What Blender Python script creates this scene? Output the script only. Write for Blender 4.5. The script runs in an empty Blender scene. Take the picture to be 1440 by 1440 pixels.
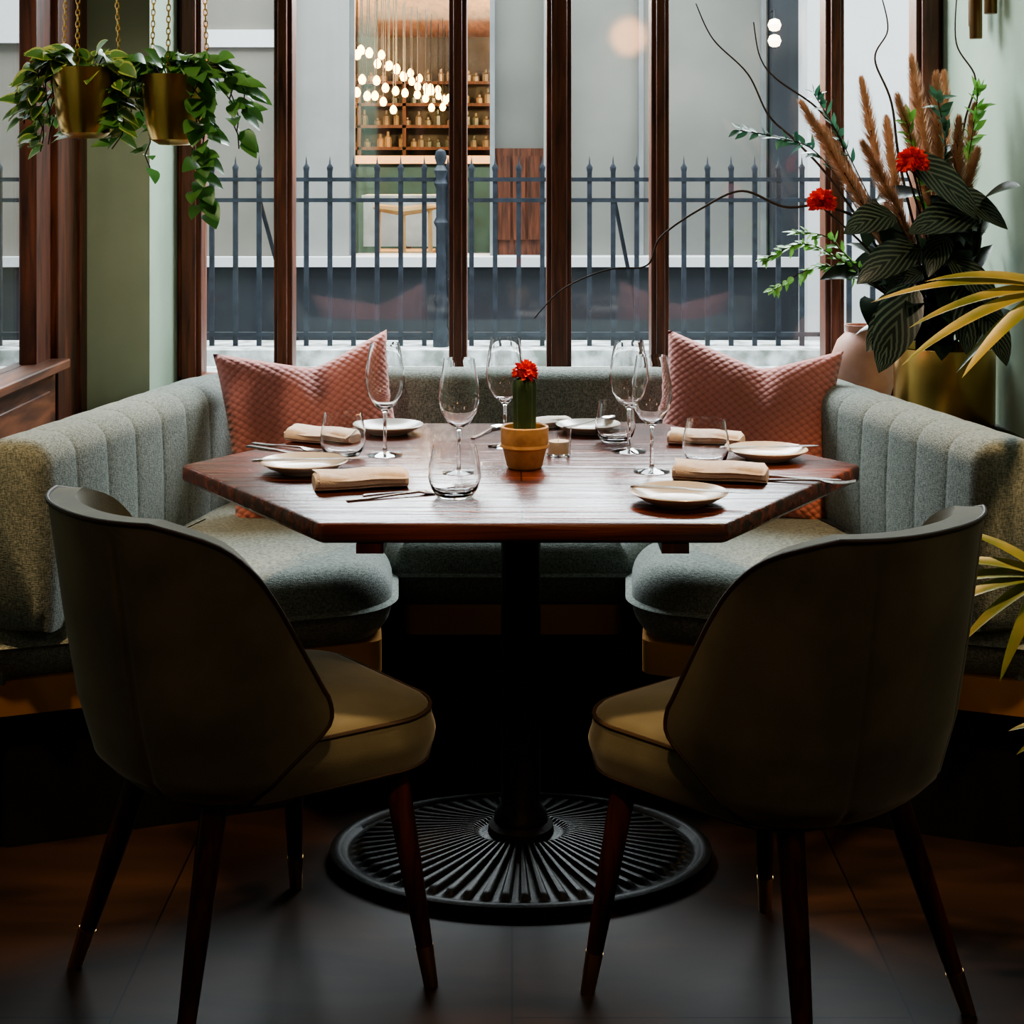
import bpy, bmesh, math, random
from mathutils import Vector, Matrix
random.seed(11)
sc = bpy.context.scene
pi = math.pi
def V(*a): return Vector(a)

# ------------------------------------------------------------ materials
def newmat(name):
    m = bpy.data.materials.new(name); m.use_nodes = True
    nt = m.node_tree
    return m, nt, nt.nodes['Principled BSDF']
def mat(name, col, rough=.5, metal=0, col2=None, nscale=8, stretch=(1,1,1), bump=0, bscale=60, emis=None, estr=0, spec=.5, sheen=0, detail=4, bdist=.01):
    m, nt, b = newmat(name)
    b.inputs['Roughness'].default_value = rough
    b.inputs['Metallic'].default_value = metal
    b.inputs['Specular IOR Level'].default_value = spec
    if sheen:
        b.inputs['Sheen Weight'].default_value = sheen
        b.inputs['Sheen Roughness'].default_value = .4
    c = (*col, 1)
    tc = nt.nodes.new('ShaderNodeTexCoord'); mp = nt.nodes.new('ShaderNodeMapping')
    mp.inputs['Scale'].default_value = stretch
    nt.links.new(tc.outputs['Object'], mp.inputs['Vector'])
    nz = nt.nodes.new('ShaderNodeTexNoise'); nz.inputs['Scale'].default_value = nscale; nz.inputs['Detail'].default_value = detail
    nt.links.new(mp.outputs[0], nz.inputs['Vector'])
    cr = nt.nodes.new('ShaderNodeValToRGB')
    c2 = col2 if col2 else tuple(x*.75 for x in col)
    cr.color_ramp.elements[0].position = .35; cr.color_ramp.elements[1].position = .65
    cr.color_ramp.elements[0].color = (*c2, 1); cr.color_ramp.elements[1].color = c
    nt.links.new(nz.outputs['Fac'], cr.inputs['Fac']); nt.links.new(cr.outputs[0], b.inputs['Base Color'])
    if bump:
        n2 = nt.nodes.new('ShaderNodeTexNoise'); n2.inputs['Scale'].default_value = bscale; n2.inputs['Detail'].default_value = 3
        nt.links.new(mp.outputs[0], n2.inputs['Vector'])
        bp = nt.nodes.new('ShaderNodeBump'); bp.inputs['Strength'].default_value = bump; bp.inputs['Distance'].default_value = bdist
        nt.links.new(n2.outputs['Fac'], bp.inputs['Height']); nt.links.new(bp.outputs[0], b.inputs['Normal'])
    if emis:
        b.inputs['Emission Color'].default_value = (*emis, 1); b.inputs['Emission Strength'].default_value = estr
    return m

def glassmat(name, tint=(1,1,1)):
    m, nt, b = newmat(name)
    b.inputs['Base Color'].default_value = (*tint, 1); b.inputs['Roughness'].default_value = 0.0
    b.inputs['Transmission Weight'].default_value = 1; b.inputs['IOR'].default_value = 1.45
    return m
def panemat(name):
    m, nt, b = newmat(name)
    tr = nt.nodes.new('ShaderNodeBsdfTransparent'); gl = nt.nodes.new('ShaderNodeBsdfGlossy'); gl.inputs['Roughness'].default_value = .05
    tr.inputs['Color'].default_value = (.95, .975, .97, 1)
    lw = nt.nodes.new('ShaderNodeLayerWeight'); lw.inputs['Blend'].default_value = .5
    pw = nt.nodes.new('ShaderNodeMath'); pw.operation='POWER'; pw.inputs[1].default_value=5; nt.links.new(lw.outputs['Facing'], pw.inputs[0])
    ml = nt.nodes.new('ShaderNodeMath'); ml.operation='MULTIPLY_ADD'; ml.inputs[1].default_value=.9; ml.inputs[2].default_value=.035; nt.links.new(pw.outputs[0], ml.inputs[0])
    mx = nt.nodes.new('ShaderNodeMixShader'); nt.links.new(ml.outputs[0], mx.inputs[0])
    nt.links.new(tr.outputs[0], mx.inputs[1]); nt.links.new(gl.outputs[0], mx.inputs[2])
    nt.links.new(mx.outputs[0], nt.nodes['Material Output'].inputs['Surface'])
    return m

def woodmat(name, dark, light, scale=3, stretch=(1,12,12), rough=.35, planks=None, bump=.15, coat=0, spec=.5, pk=.6):
    m, nt, b = newmat(name)
    b.inputs['Specular IOR Level'].default_value = spec
    tc = nt.nodes.new('ShaderNodeTexCoord'); mp = nt.nodes.new('ShaderNodeMapping'); mp.inputs['Scale'].default_value = stretch
    nt.links.new(tc.outputs['Object'], mp.inputs[0])
    nz = nt.nodes.new('ShaderNodeTexNoise'); nz.inputs['Scale'].default_value = scale; nz.inputs['Detail'].default_value = 8; nz.inputs['Distortion'].default_value = .6
    nt.links.new(mp.outputs[0], nz.inputs[0])
    cr = nt.nodes.new('ShaderNodeValToRGB'); cr.color_ramp.elements[0].position = .35; cr.color_ramp.elements[1].position = .68
    cr.color_ramp.elements[0].color = (*dark, 1); cr.color_ramp.elements[1].color = (*light, 1)
    nt.links.new(nz.outputs[0], cr.inputs[0])
    out = cr.outputs[0]; h = nz.outputs[0]
    if planks:
        bw, bh, rot, gap = planks
        m2 = nt.nodes.new('ShaderNodeMapping'); m2.inputs['Rotation'].default_value = (0, 0, rot)
        nt.links.new(tc.outputs['Object'], m2.inputs[0])
        br = nt.nodes.new('ShaderNodeTexBrick'); br.inputs['Scale'].default_value = 1
        br.inputs['Brick Width'].default_value = bw; br.inputs['Row Height'].default_value = bh; br.inputs['Mortar Size'].default_value = gap
        br.inputs['Color1'].default_value = (1,1,1,1); br.inputs['Color2'].default_value = (pk,pk,pk,1); br.inputs['Mortar'].default_value = (.15,.15,.15,1)
        nt.links.new(m2.outputs[0], br.inputs[0])
        mx = nt.nodes.new('ShaderNodeMix'); mx.data_type = 'RGBA'; mx.blend_type = 'MULTIPLY'; mx.inputs[0].default_value = 1
        nt.links.new(out, mx.inputs[6]); nt.links.new(br.outputs[0], mx.inputs[7]); out = mx.outputs[2]
    nt.links.new(out, b.inputs['Base Color'])
    b.inputs['Roughness'].default_value = rough
    b.inputs['Coat Weight'].default_value = coat; b.inputs['Coat Roughness'].default_value = .15
    bp = nt.nodes.new('ShaderNodeBump'); bp.inputs['Strength'].default_value = bump; bp.inputs['Distance'].default_value = .005
    nt.links.new(h, bp.inputs['Height']); nt.links.new(bp.outputs[0], b.inputs['Normal'])
    return m

M = {}
def tweed():
    m, nt, b = newmat('tweed_fabric'); b.inputs['Roughness'].default_value=.95; b.inputs['Sheen Weight'].default_value=.2; b.inputs['Specular IOR Level'].default_value=.2
    tc=nt.nodes.new('ShaderNodeTexCoord')
    outs=[]
    for st,scl in (((1,1,.25),420),((.3,.3,1.2),420)):
        mp=nt.nodes.new('ShaderNodeMapping'); mp.inputs['Scale'].default_value=st; nt.links.new(tc.outputs['Object'],mp.inputs[0])
        nz=nt.nodes.new('ShaderNodeTexNoise'); nz.inputs['Scale'].default_value=scl; nz.inputs['Detail'].default_value=2; nt.links.new(mp.outputs[0],nz.inputs[0]); outs.append(nz.outputs[0])
    ad=nt.nodes.new('ShaderNodeMath'); ad.operation='ADD'; nt.links.new(outs[0],ad.inputs[0]); nt.links.new(outs[1],ad.inputs[1])
    mr=nt.nodes.new('ShaderNodeMapRange'); mr.inputs[1].default_value=.78; mr.inputs[2].default_value=1.22; nt.links.new(ad.outputs[0],mr.inputs[0])
    mx=nt.nodes.new('ShaderNodeMix'); mx.data_type='RGBA'; mx.inputs[6].default_value=(.095,.118,.105,1); mx.inputs[7].default_value=(.275,.30,.265,1)
    nt.links.new(mr.outputs[0],mx.inputs[0]); nt.links.new(mx.outputs[2],b.inputs['Base Color'])
    bp=nt.nodes.new('ShaderNodeBump'); bp.inputs['Strength'].default_value=.35; bp.inputs['Distance'].default_value=.004
    nt.links.new(ad.outputs[0],bp.inputs['Height']); nt.links.new(bp.outputs[0],b.inputs['Normal'])
    return m
M['tweed'] = tweed()
M['velvet'] = mat('olive_velvet', (.195,.182,.125), .95, 0, (.12,.113,.078), 6, (1,1,1), .1, 300, sheen=.4, spec=.08, bdist=.004)
M['piping'] = mat('piping', (.06,.035,.02), .6)
M['legwood'] = woodmat('leg_wood', (.03,.008,.005), (.10,.024,.013), 6, (12,12,1), .35)
M['brass'] = mat('brass', (.68,.43,.15), .28, 1, (.55,.34,.11), 5)
M['brassdark'] = mat('brass_strip', (.68,.36,.12), .5, .5, (.54,.27,.085), 4)
M['black'] = mat('black_plinth', (.008,.008,.008), .6)
M['iron'] = mat('cast_iron', (.012,.012,.011), .5, .2, (.007,.007,.007), 30, bump=.1, bscale=150, spec=.28)
M['table'] = woodmat('table_wood', (.030,.008,.005), (.19,.048,.024), 2.2, (1,22,22), .27, (3,.16,0,.0018), .6)
M['frame'] = woodmat('window_wood', (.045,.014,.007), (.17,.05,.022), 5, (12,12,1), .45)
M['panelwood'] = woodmat('panel_wood', (.08,.03,.015), (.27,.10,.045), 4, (8,1,8), .5)
M['floor'] = woodmat('floor_wood', (.010,.0065,.005), (.040,.020,.012), 2, (1,3,1), .5, (1.6,.62,pi/2,.002), .1, spec=.16, pk=.75)
M['green'] = mat('green_plaster', (.33,.42,.32), .9, 0, (.28,.365,.275), 4, bump=.05, bscale=40)
M['dark'] = mat('dark_plaster', (.07,.065,.055), .9)
M['ceil'] = mat('ceiling_plaster', (.22,.20,.17), .9)
M['glass'] = glassmat('clear_glass'); M['pane'] = panemat('window_glass')
M['china'] = mat('china', (.66,.60,.53), .25, 0, (.58,.53,.46), 10)
M['linen'] = mat('linen', (.82,.69,.60), .9, 0, (.72,.60,.52), 60, bump=.2, bscale=300)
M['silver'] = mat('silver', (.6,.58,.55), .22, 1)
M['terracotta'] = mat('pot_clay', (.62,.38,.19), .6, 0, (.50,.30,.14), 60, bump=.1)
M['cactus'] = mat('cactus_green', (.035,.08,.028), .6, 0, (.02,.05,.018), 30)
M['red'] = mat('red_flower', (.90,.06,.025), .6, 0, (.75,.035,.02), 60)
M['wax'] = mat('candle_wax', (.8,.7,.55), .5)
M['fence'] = mat('fence_iron', (.024,.030,.042), .5, .0, (.012,.015,.022), 25, spec=.3)
M['plume'] = mat('pampas', (.58,.36,.23), .95, 0, (.40,.23,.13), 30)
M['twig'] = mat('twig', (.05,.032,.02), .8)
M['soil'] = mat('soil', (.02,.014,.01), .95)
M['pink'] = mat('pink_ceramic', (.60,.34,.27), .5, 0, (.46,.24,.19), 12)

def leafmat(name, ca, cb, rim=None, stripes=0, rough=.4):
    m, nt, b = newmat(name)
    uv = nt.nodes.new('ShaderNodeUVMap'); sp = nt.nodes.new('ShaderNodeSeparateXYZ'); nt.links.new(uv.outputs[0], sp.inputs[0])
    nz = nt.nodes.new('ShaderNodeTexNoise'); nz.inputs['Scale'].default_value = 9
    tc = nt.nodes.new('ShaderNodeTexCoord'); nt.links.new(tc.outputs['Object'], nz.inputs[0])
    mx = nt.nodes.new('ShaderNodeMix'); mx.data_type = 'RGBA'; mx.inputs[6].default_value = (*ca,1); mx.inputs[7].default_value = (*cb,1)
    def math_(op, a, bb=None, v=None):
        n = nt.nodes.new('ShaderNodeMath'); n.operation = op
        if hasattr(a,'links'): nt.links.new(a, n.inputs[0])
        else: n.inputs[0].default_value = a
        if bb is not None:
            if hasattr(bb,'links'): nt.links.new(bb, n.inputs[1])
            else: n.inputs[1].default_value = bb
        return n.outputs[0]
    if stripes:
        a = math_('ABSOLUTE', math_('SUBTRACT', sp.outputs[0], .5))
        ph = math_('MULTIPLY', math_('SUBTRACT', sp.outputs[1], a), stripes*2*pi)
        s = math_('GREATER_THAN', math_('SINE', ph), .35)
        nt.links.new(s, mx.inputs[0])
    else:
        mr = nt.nodes.new('ShaderNodeMapRange'); mr.inputs[1].default_value = .4; mr.inputs[2].default_value = .6
        nt.links.new(nz.outputs[0], mr.inputs[0]); nt.links.new(mr.outputs[0], mx.inputs[0])
    out = mx.outputs[2]
    if rim:
        m2 = nt.nodes.new('ShaderNodeMix'); m2.data_type = 'RGBA'
        nt.links.new(out, m2.inputs[6]); m2.inputs[7].default_value = (*rim,1)
        nt.links.new(math_('GREATER_THAN', math_('ABSOLUTE', math_('SUBTRACT', sp.outputs[0], .5)), .36), m2.inputs[0]); out = m2.outputs[2]
    nt.links.new(out, b.inputs['Base Color']); b.inputs['Roughness'].default_value = rough
    tl = nt.nodes.new('ShaderNodeBsdfTranslucent'); nt.links.new(out, tl.inputs[0])
    ms = nt.nodes.new('ShaderNodeMixShader'); ms.inputs[0].default_value = .3
    nt.links.new(b.outputs[0], ms.inputs[1]); nt.links.new(tl.outputs[0], ms.inputs[2])
    nt.links.new(ms.outputs[0], nt.nodes['Material Output'].inputs['Surface'])
    return m
M['pothos'] = leafmat('pothos_leaf', (.05,.15,.03), (.09,.22,.05))
M['hoya'] = leafmat('variegated_leaf', (.06,.15,.03), (.10,.20,.05), rim=(.32,.38,.10))
M['calathea'] = leafmat('calathea_leaf', (.010,.018,.010), (.10,.12,.075), stripes=7, rough=.3)
M['darkleaf'] = leafmat('dark_leaf', (.008,.016,.009), (.02,.035,.018), rough=.3)
M['brightleaf'] = leafmat('bright_leaf', (.10,.28,.05), (.18,.40,.08))
M['eucleaf'] = leafmat('eucalyptus_leaf', (.03,.10,.06), (.06,.16,.09))
M['palm'] = leafmat('palm_leaf', (.12,.15,.03), (.30,.25,.065))

def quilt():
    m, nt, b = newmat('quilted_pink'); b.inputs['Roughness'].default_value = .85; b.inputs['Sheen Weight'].default_value = .25
    tc = nt.nodes.new('ShaderNodeTexCoord'); mp0 = nt.nodes.new('ShaderNodeMapping'); mp0.inputs['Scale'].default_value=(1,0,1.25)
    nt.links.new(tc.outputs['Object'], mp0.inputs[0])
    mp = nt.nodes.new('ShaderNodeMapping'); mp.inputs['Rotation'].default_value = (0,math.radians(45),0)
    nt.links.new(mp0.outputs[0], mp.inputs[0])
    vo = nt.nodes.new('ShaderNodeTexVoronoi'); vo.inputs['Scale'].default_value = 62; vo.inputs['Randomness'].default_value = .1
    nt.links.new(mp.outputs[0], vo.inputs['Vector'])
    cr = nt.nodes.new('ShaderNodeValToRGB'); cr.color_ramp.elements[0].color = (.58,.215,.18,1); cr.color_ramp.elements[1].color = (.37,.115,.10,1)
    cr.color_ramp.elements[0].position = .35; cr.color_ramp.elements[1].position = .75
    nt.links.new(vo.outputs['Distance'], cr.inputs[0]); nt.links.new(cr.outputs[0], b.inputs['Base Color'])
    bp = nt.nodes.new('ShaderNodeBump'); bp.inputs['Strength'].default_value = .8; bp.inputs['Distance'].default_value = .006; bp.invert = True
    nt.links.new(vo.outputs['Distance'], bp.inputs['Height']); nt.links.new(bp.outputs[0], b.inputs['Normal'])
    return m
M['quilt'] = quilt()

# ------------------------------------------------------------ mesh builder
class MB:
    def __init__(s): s.v=[]; s.f=[]; s.m=[]; s.uv=[]; s.cur=0
    def add(s, vs, fs, uvs=None):
        o=len(s.v); s.v += [tuple(x) for x in vs]
        s.uv += uvs if uvs else [(0,0)]*len(vs)
        for f in fs: s.f.append(tuple(i+o for i in f)); s.m.append(s.cur)
    def box(s, x0,x1,y0,y1,z0,z1):
        s.add([(x0,y0,z0),(x1,y0,z0),(x1,y1,z0),(x0,y1,z0),(x0,y0,z1),(x1,y0,z1),(x1,y1,z1),(x0,y1,z1)],
              [(0,3,2,1),(4,5,6,7),(0,1,5,4),(1,2,6,5),(2,3,7,6),(3,0,4,7)])
    def clampx(s,lim): s.v=[(min(x,lim),y,z) for x,y,z in s.v]
    def tube(s, pts, r, seg=8, closed=False):
        pts=[Vector(p) for p in pts]; n=len(pts)
        rr = r if isinstance(r,(list,tuple)) else [r]*n
        vs=[]; fs=[]
        t0=(pts[1]-pts[0]).normalized()
        ref=Vector((0,0,1)) if abs(t0.z)<.9 else Vector((1,0,0))
        nrm=t0.cross(ref).normalized()
        for i,p in enumerate(pts):
            if closed: t=(pts[(i+1)%n]-pts[i-1]).normalized()
            else: t=(pts[min(i+1,n-1)]-pts[max(i-1,0)]).normalized()
            nrm=(nrm-t*nrm.dot(t))
            if nrm.length<1e-6: nrm=t.orthogonal()
            nrm.normalize(); b=t.cross(nrm)
            for k in range(seg):
                a=2*pi*k/seg; vs.append(p+(nrm*math.cos(a)+b*math.sin(a))*rr[i])
        m=n if closed else n-1
        for i in range(m):
            j=(i+1)%n
            for k in range(seg):
                k2=(k+1)%seg; fs.append((i*seg+k,i*seg+k2,j*seg+k2,j*seg+k))
        if not closed: fs.append(tuple(range(seg-1,-1,-1))); fs.append(tuple((n-1)*seg+k for k in range(seg)))
        s.add(vs,fs)
    def lathe(s, prof, seg=32, c=(0,0,0), sy=1):
        vs=[];fs=[];idx=[]
        for (r,z) in prof:
            if r<1e-6: idx.append([len(vs)]); vs.append((c[0],c[1],c[2]+z))
            else:
                idx.append(list(range(len(vs),len(vs)+seg)))
                for k in range(seg):
                    a=2*pi*k/seg; vs.append((c[0]+r*math.cos(a),c[1]+r*sy*math.sin(a),c[2]+z))
        for A,B in zip(idx,idx[1:]):
            for k in range(seg):
                k2=(k+1)%seg
                if len(A)==1 and len(B)==1: continue
                if len(A)==1: fs.append((A[0],B[k],B[k2]))
                elif len(B)==1: fs.append((A[k],A[k2],B[0]))
                else: fs.append((A[k],A[k2],B[k2],B[k]))
        s.add(vs,fs)
    def rings(s, rings, cap0=True, cap1=True):
        n=len(rings[0]); vs=[p for r in rings for p in r]; fs=[]
        for i in range(len(rings)-1):
            for k in range(n):
                k2=(k+1)%n; fs.append((i*n+k,i*n+k2,(i+1)*n+k2,(i+1)*n+k))
        if cap0: fs.append(tuple(range(n-1,-1,-1)))
        if cap1: fs.append(tuple((len(rings)-1)*n+k for k in range(n)))
        s.add(vs,fs)
    def leaf(s, base, d, L, W, droop=.3, up=(0,0,1), n=7, fold=.25, shape=1.0, tip=.75):
        base=Vector(base); d=Vector(d).normalized(); up=Vector(up)
        side=d.cross(up)
        if side.length<.05: side=d.cross(Vector((1,0.3,0)))
        side.normalize(); nn=side.cross(d).normalized()
        vs=[];uv=[];fs=[]; p=base.copy(); cur=d.copy()
        for i in range(n+1):
            t=i/n
            w=W*.5*(math.sin(pi*min(1,t**tip))**shape if 0<t<1 else 0.02)
            nl=side.cross(cur).normalized()
            vs += [p-side*w+nl*w*fold, p.copy(), p+side*w+nl*w*fold]; uv += [(0,t),(.5,t),(1,t)]
            cur=(cur+Vector((0,0,-1))*droop/n).normalized(); p=p+cur*L/n
        for i in range(n):
            a=i*3; fs += [(a,a+1,a+4,a+3),(a+1,a+2,a+5,a+4)]
        s.add(vs,fs,uv)

def empty(name, loc=(0,0,0), rot=0):
    e=bpy.data.objects.new(name,None); sc.collection.objects.link(e); e.location=loc; e.rotation_euler=(0,0,rot); e.empty_display_size=.1
    return e
def mk(name, mb, mats, parent=None, loc=(0,0,0), rot=(0,0,0), fix=True, ang=40):
    me=bpy.data.meshes.new(name); me.from_pydata(mb.v,[],mb.f)
    if not isinstance(mats,(list,tuple)): mats=[mats]
    for m in mats: me.materials.append(m)
    for p,i in zip(me.polygons,mb.m): p.material_index=i
    ul=me.uv_layers.new(name='UVMap')
    for l in me.loops: ul.data[l.index].uv=mb.uv[l.vertex_index]
    if fix:
        bm=bmesh.new(); bm.from_mesh(me); bmesh.ops.recalc_face_normals(bm,faces=bm.faces); bm.to_mesh(me); bm.free()
    me.update()
    for p in me.polygons: p.use_smooth=True
    me.set_sharp_from_angle(angle=math.radians(ang))
    o=bpy.data.objects.new(name,me); sc.collection.objects.link(o); o.location=loc; o.rotation_euler=rot
    if parent: o.parent=parent
    return o
def dup(o, loc, rotz=0, name=None, scale=1):
    c=o.copy(); sc.collection.objects.link(c); c.location=loc; c.rotation_euler=(o.rotation_euler[0],o.rotation_euler[1],rotz); c.scale=(scale,)*3
    return c
def bevel(o,w,seg=3):
    b=o.modifiers.new('bevel','BEVEL'); b.width=w; b.segments=seg; b.limit_method='ANGLE'; b.angle_limit=math.radians(50)

def outline(poly, r, seg=8, dens=.03):
    n=len(poly); P=[Vector((p[0],p[1])) for p in poly]
    area=sum(P[i].x*P[(i+1)%n].y-P[(i+1)%n].x*P[i].y for i in range(n))
    if area<0: P.reverse()
    if not isinstance(r,(list,tuple)): r=[r]*n
    elif area<0: r=list(reversed(r))
    arcs=[]
    for i in range(n):
        a,b,c=P[i-1],P[i],P[(i+1)%n]
        d1=(b-a).normalized(); d2=(c-b).normalized()
        n1=Vector((d1.y,-d1.x)); n2=Vector((d2.y,-d2.x))
        th=math.acos(max(-1,min(1,n1.dot(n2)))); rr=r[i]
        t=rr*math.tan(th/2); cen=b-d1*t-n1*rr
        arc=[]
        for k in range(seg+1):
            q=n1.lerp(n2,k/seg).normalized() if th<3 else n1
            arc.append((cen+q*rr,q))
        arcs.append(arc)
    out=[]
    for i in range(n):
        out+=arcs[i]
        p,q=arcs[i][-1]; p2,_=arcs[(i+1)%n][0]
        L=(p2-p).length; m=int(L/dens)
        for k in range(1,m): out.append((p.lerp(p2,k/m),q))
    return out
def cushion(mb, poly, cr, z0, z1, r, dome=.01, bulge=0.0, seg=6, dens=.03):
    ol=outline(poly,cr,8,dens); rings=[]
    cen=sum((p for p,_ in ol),Vector((0,0)))/len(ol)
    prof=[]
    for k in range(seg+1):
        a=pi/2*k/seg; prof.append((r*(1-math.sin(a)), z0+r*(1-math.cos(a))))
    for k in range(1,4):
        t=k/4; prof.append((-bulge*math.sin(pi*t), z0+r+(z1-z0-2*r)*t))
    for k in range(seg+1):
        a=pi/2*k/seg; prof.append((r*(1-math.cos(a)), z1-r+r*math.sin(a)))
    for ins,z in prof: rings.append([Vector((p.x-q.x*ins,p.y-q.y*ins,z)) for p,q in ol])
    last=rings[-1]
    for t in (.85,.6,.35,.12):
        rings.append([Vector((cen.x+(p.x-cen.x)*t,cen.y+(p.y-cen.y)*t,z1+dome*(1-t*t))) for p in last])
    mb.rings(rings)
    return ol

# ------------------------------------------------------------ room shell
WY=4.70
mb=MB(); mb.box(-3,3,-1.6,4.8,-.06,0); mk('floor',mb,M['floor'])
mb=MB(); mb.box(-3.1,3.1,-1.7,4.78,2.7,2.8); mk('ceiling',mb,M['ceil'])
mb=MB(); mb.box(-3.1,3.1,-1.7,-1.6,0,2.7); mk('wall_back',mb,M['dark'])
mb=MB(); mb.box(-3.1,-3,-1.6,2.3,0,2.7); mb.box(-3.1,-1.2,2.2,2.3,0,2.7); mk('wall_west',mb,M['dark'])
mb=MB(); mb.box(3,3.1,-1.6,2.3,0,2.7); mb.box(1.395,3.1,2.2,2.3,0,2.7); mk('wall_east',mb,M['green'])
mb=MB(); mb.box(1.295,1.395,2.2,4.8,0,2.7); mk('wall_right',mb,M['green'])
mb=MB(); mb.box(-1.3,-1.2,2.2,3.2,0,2.7); mb.box(-1.3,-1.2,3.2,4.3,2.45,2.7); mb.box(-1.3,-1.2,4.26,4.4,0,2.7); mb.box(-1.3,-1.2,3.2,4.3,0,.5)
mk('wall_left',mb,M['green'])
mb=MB(); mb.box(-1.3,-1.007,4.3,4.8,0,2.7); mk('wall_pillar',mb,M['green'])
mb=MB(); mb.box(-1.007,1.295,4.64,4.78,0,.64); mb.box(-1.007,1.295,4.64,4.78,2.45,2.7); mk('wall_front',mb,M['green'])
mb=MB(); mb.box(-1.2,1.295,4.26,4.64,.60,.64); mb.box(1.10,1.295,2.98,4.26,.60,.64); mb.box(-1.2,-1.09,2.98,4.26,.60,.64)
mb.box(-1.005,1.293,4.26,4.30,0,.6); mk('trim_1',mb,M['dark'])

# front window
w1=empty('window_1',(0,WY,0))
mb=MB()
for a,b in ((-1.007,-.935),(-.717,-.661),(-.190,-.136),(.104,.179),(.419,.473),(.943,1.0),(1.216,1.295)):
    mb.box(a,b,-.045,.045,.64,2.45)
    mb.box(a+.014,b-.014,-.065,-.045,.68,2.41)
mb.box(-1.007,1.295,-.045,.045,.64,.70); mb.box(-1.007,1.295,-.045,.045,2.37,2.45)
o=mk('frame',mb,M['frame'],w1); bevel(o,.004,2)
mb=MB()
for a,b in ((-.935,-.717),(-.661,-.190),(-.136,.104),(.179,.419),(.473,.943),(1.0,1.216)): mb.box(a,b,.010,.014,.70,2.37)
mk('glass_panes',mb,M['pane'],w1)
# left window
w2=empty('window_2',(-1.2,0,0))
mb=MB()
mb.box(-.06,.012,4.05,4.27,.5,2.45); mb.box(-.05,-.005,3.92,4.05,.5,2.45); mb.box(-.06,.02,4.24,4.30,.5,2.45)
mb.box(-.06,.012,3.2,3.34,.5,2.45); mb.box(-.06,.012,3.34,4.05,2.3,2.45)
o=mk('frame',mb,M['frame'],w2); bevel(o,.004,2)
mb=MB(); mb.box(-.06,.006,3.34,4.05,.5,.80); mb.box(-.07,.045,3.2,4.05,.80,.825); mb.box(0,.014,3.42,3.98,.56,.75)
o=mk('lower_panel',mb,M['panelwood'],w2); bevel(o,.004,2)
mb=MB(); mb.box(-.035,-.031,3.34,3.92,.825,2.3); mk('glass_pane',mb,M['pane'],w2)
mb=MB(); mb.box(-1.2,-1.18,2.3,3.2,0,.1); mk('baseboard_left',mb,M['frame'])
mb=MB(); mb.box(1.275,1.295,2.3,2.9,0,.1); mk('baseboard_right',mb,M['frame'])

# ------------------------------------------------------------ outside
M['stone']=mat('coping_stone',(.62,.64,.66),.85,0,(.20,.22,.20),14,bump=.3,bscale=30)
M['street']=mat('asphalt',(.22,.23,.25),.8)
M['facade']=mat('facade_render',(.19,.175,.15),.85,0,(.15,.14,.12),2)
M['facadelt']=mat('facade_pale',(.62,.63,.64),.85,0,(.54,.55,.56),2)
M['facadedk']=mat('facade_slate',(.026,.030,.038),.5,0,(.018,.021,.027),4)
M['frost']=mat('frosted_panel',(.21,.205,.185),.35,0,(.15,.15,.14),1.5)
mb=MB(); mb.box(-8,8,4.8,16,-.1,.0); mk('street_ground',mb,M['street'])
mb=MB(); mb.box(-6,6,4.80,6.25,0,.58); mb.cur=1; mb.box(-6,6,5.85,6.2,.58,.64); mk('stone_ledge',mb,[M['stone'],M['stone']])
mb=MB(); FY=6.0
x=-4.0; i=0
while x<4.2:
    mb.box(x-.009,x+.009,FY-.009,FY+.009,.64,1.33)
    mb.lathe([(0,.0),(.010,.006),(.013,.022),(.004,.036),(.0,.07)],6,(x,FY,1.31))
    x+=.0915
for z in (.685,1.205,1.285): mb.box(-4.1,4.2,FY-.012,FY+.012,z-.008,z+.008)
for px in (-.275,-3.2,3.3):
    prof=[(0,.64),(.03,.64),(.03,.70),(.022,.72),(.022,.80),(.028,.82),(.022,.84),(.018,1.0),(.018,1.1),(.028,1.12),(.018,1.14),(.018,1.25),(.027,1.27),(.018,1.29),(.026,1.32),(.014,1.34),(.024,1.37),(.018,1.395),(0,1.405)]
    mb.lathe(prof,14,(px,FY-.03,0))
for px in (-.98,.4,1.5): mb.tube([(px,FY+.02,1.2),(px+.12,FY+.20,.645)],.009,6)
mk('iron_fence',mb,M['fence'])
# facade across street
FD=8.0
fa=empty('building_facade',(0,FD,0))
mb=MB()
mb.box(-6,-1.20,0,.3,.88,4.2); mb.cur=1
mb.box(-1.20,-1.12,-.04,.3,.88,4.2); mb.box(-6,-1.62,-.04,0,1.98,4.2); mb.box(-1.62,-1.2,-.02,0,1.96,2.05)
mb.cur=3; mb.box(-1.12,-.845,0,.3,.88,4.2)
mb.box(.165,.22,-.04,.3,.88,4.2)
mb.cur=0; mb.box(-.845,.165,0,.3,2.60,4.2); mb.box(.2,1.34,0,.3,2.6,4.2)
mb.cur=2; mb.box(-6,6,-.06,.3,0,.83); mb.box(1.34,1.47,-.06,.3,.88,4.2)
mb.cur=1; mb.box(-6,1.5,-.10,.3,.83,.88); mb.box(1.47,6,-.3,.3,.45,4.2)
o=mk('walls',mb,[M['facade'],M['facadelt'],M['facadedk'],mat('facade_grey',(.27,.27,.255),.85,0,(.22,.22,.21),2)],fa)
mb=MB(); mb.box(.2,1.34,.1,.13,.88,2.6); mb.box(-.10,.165,.14,.16,1.44,2.6); mk('frosted_glazing',mb,M['frost'],fa)
mb=MB()
for a in (.22,.66,1.30): mb.box(a,a+.025,.06,.1,.88,2.6)
mb.box(-.845,-.82,.05,.1,.88,2.6); mb.box(-.115,-.09,.05,.16,.88,2.6)
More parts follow.
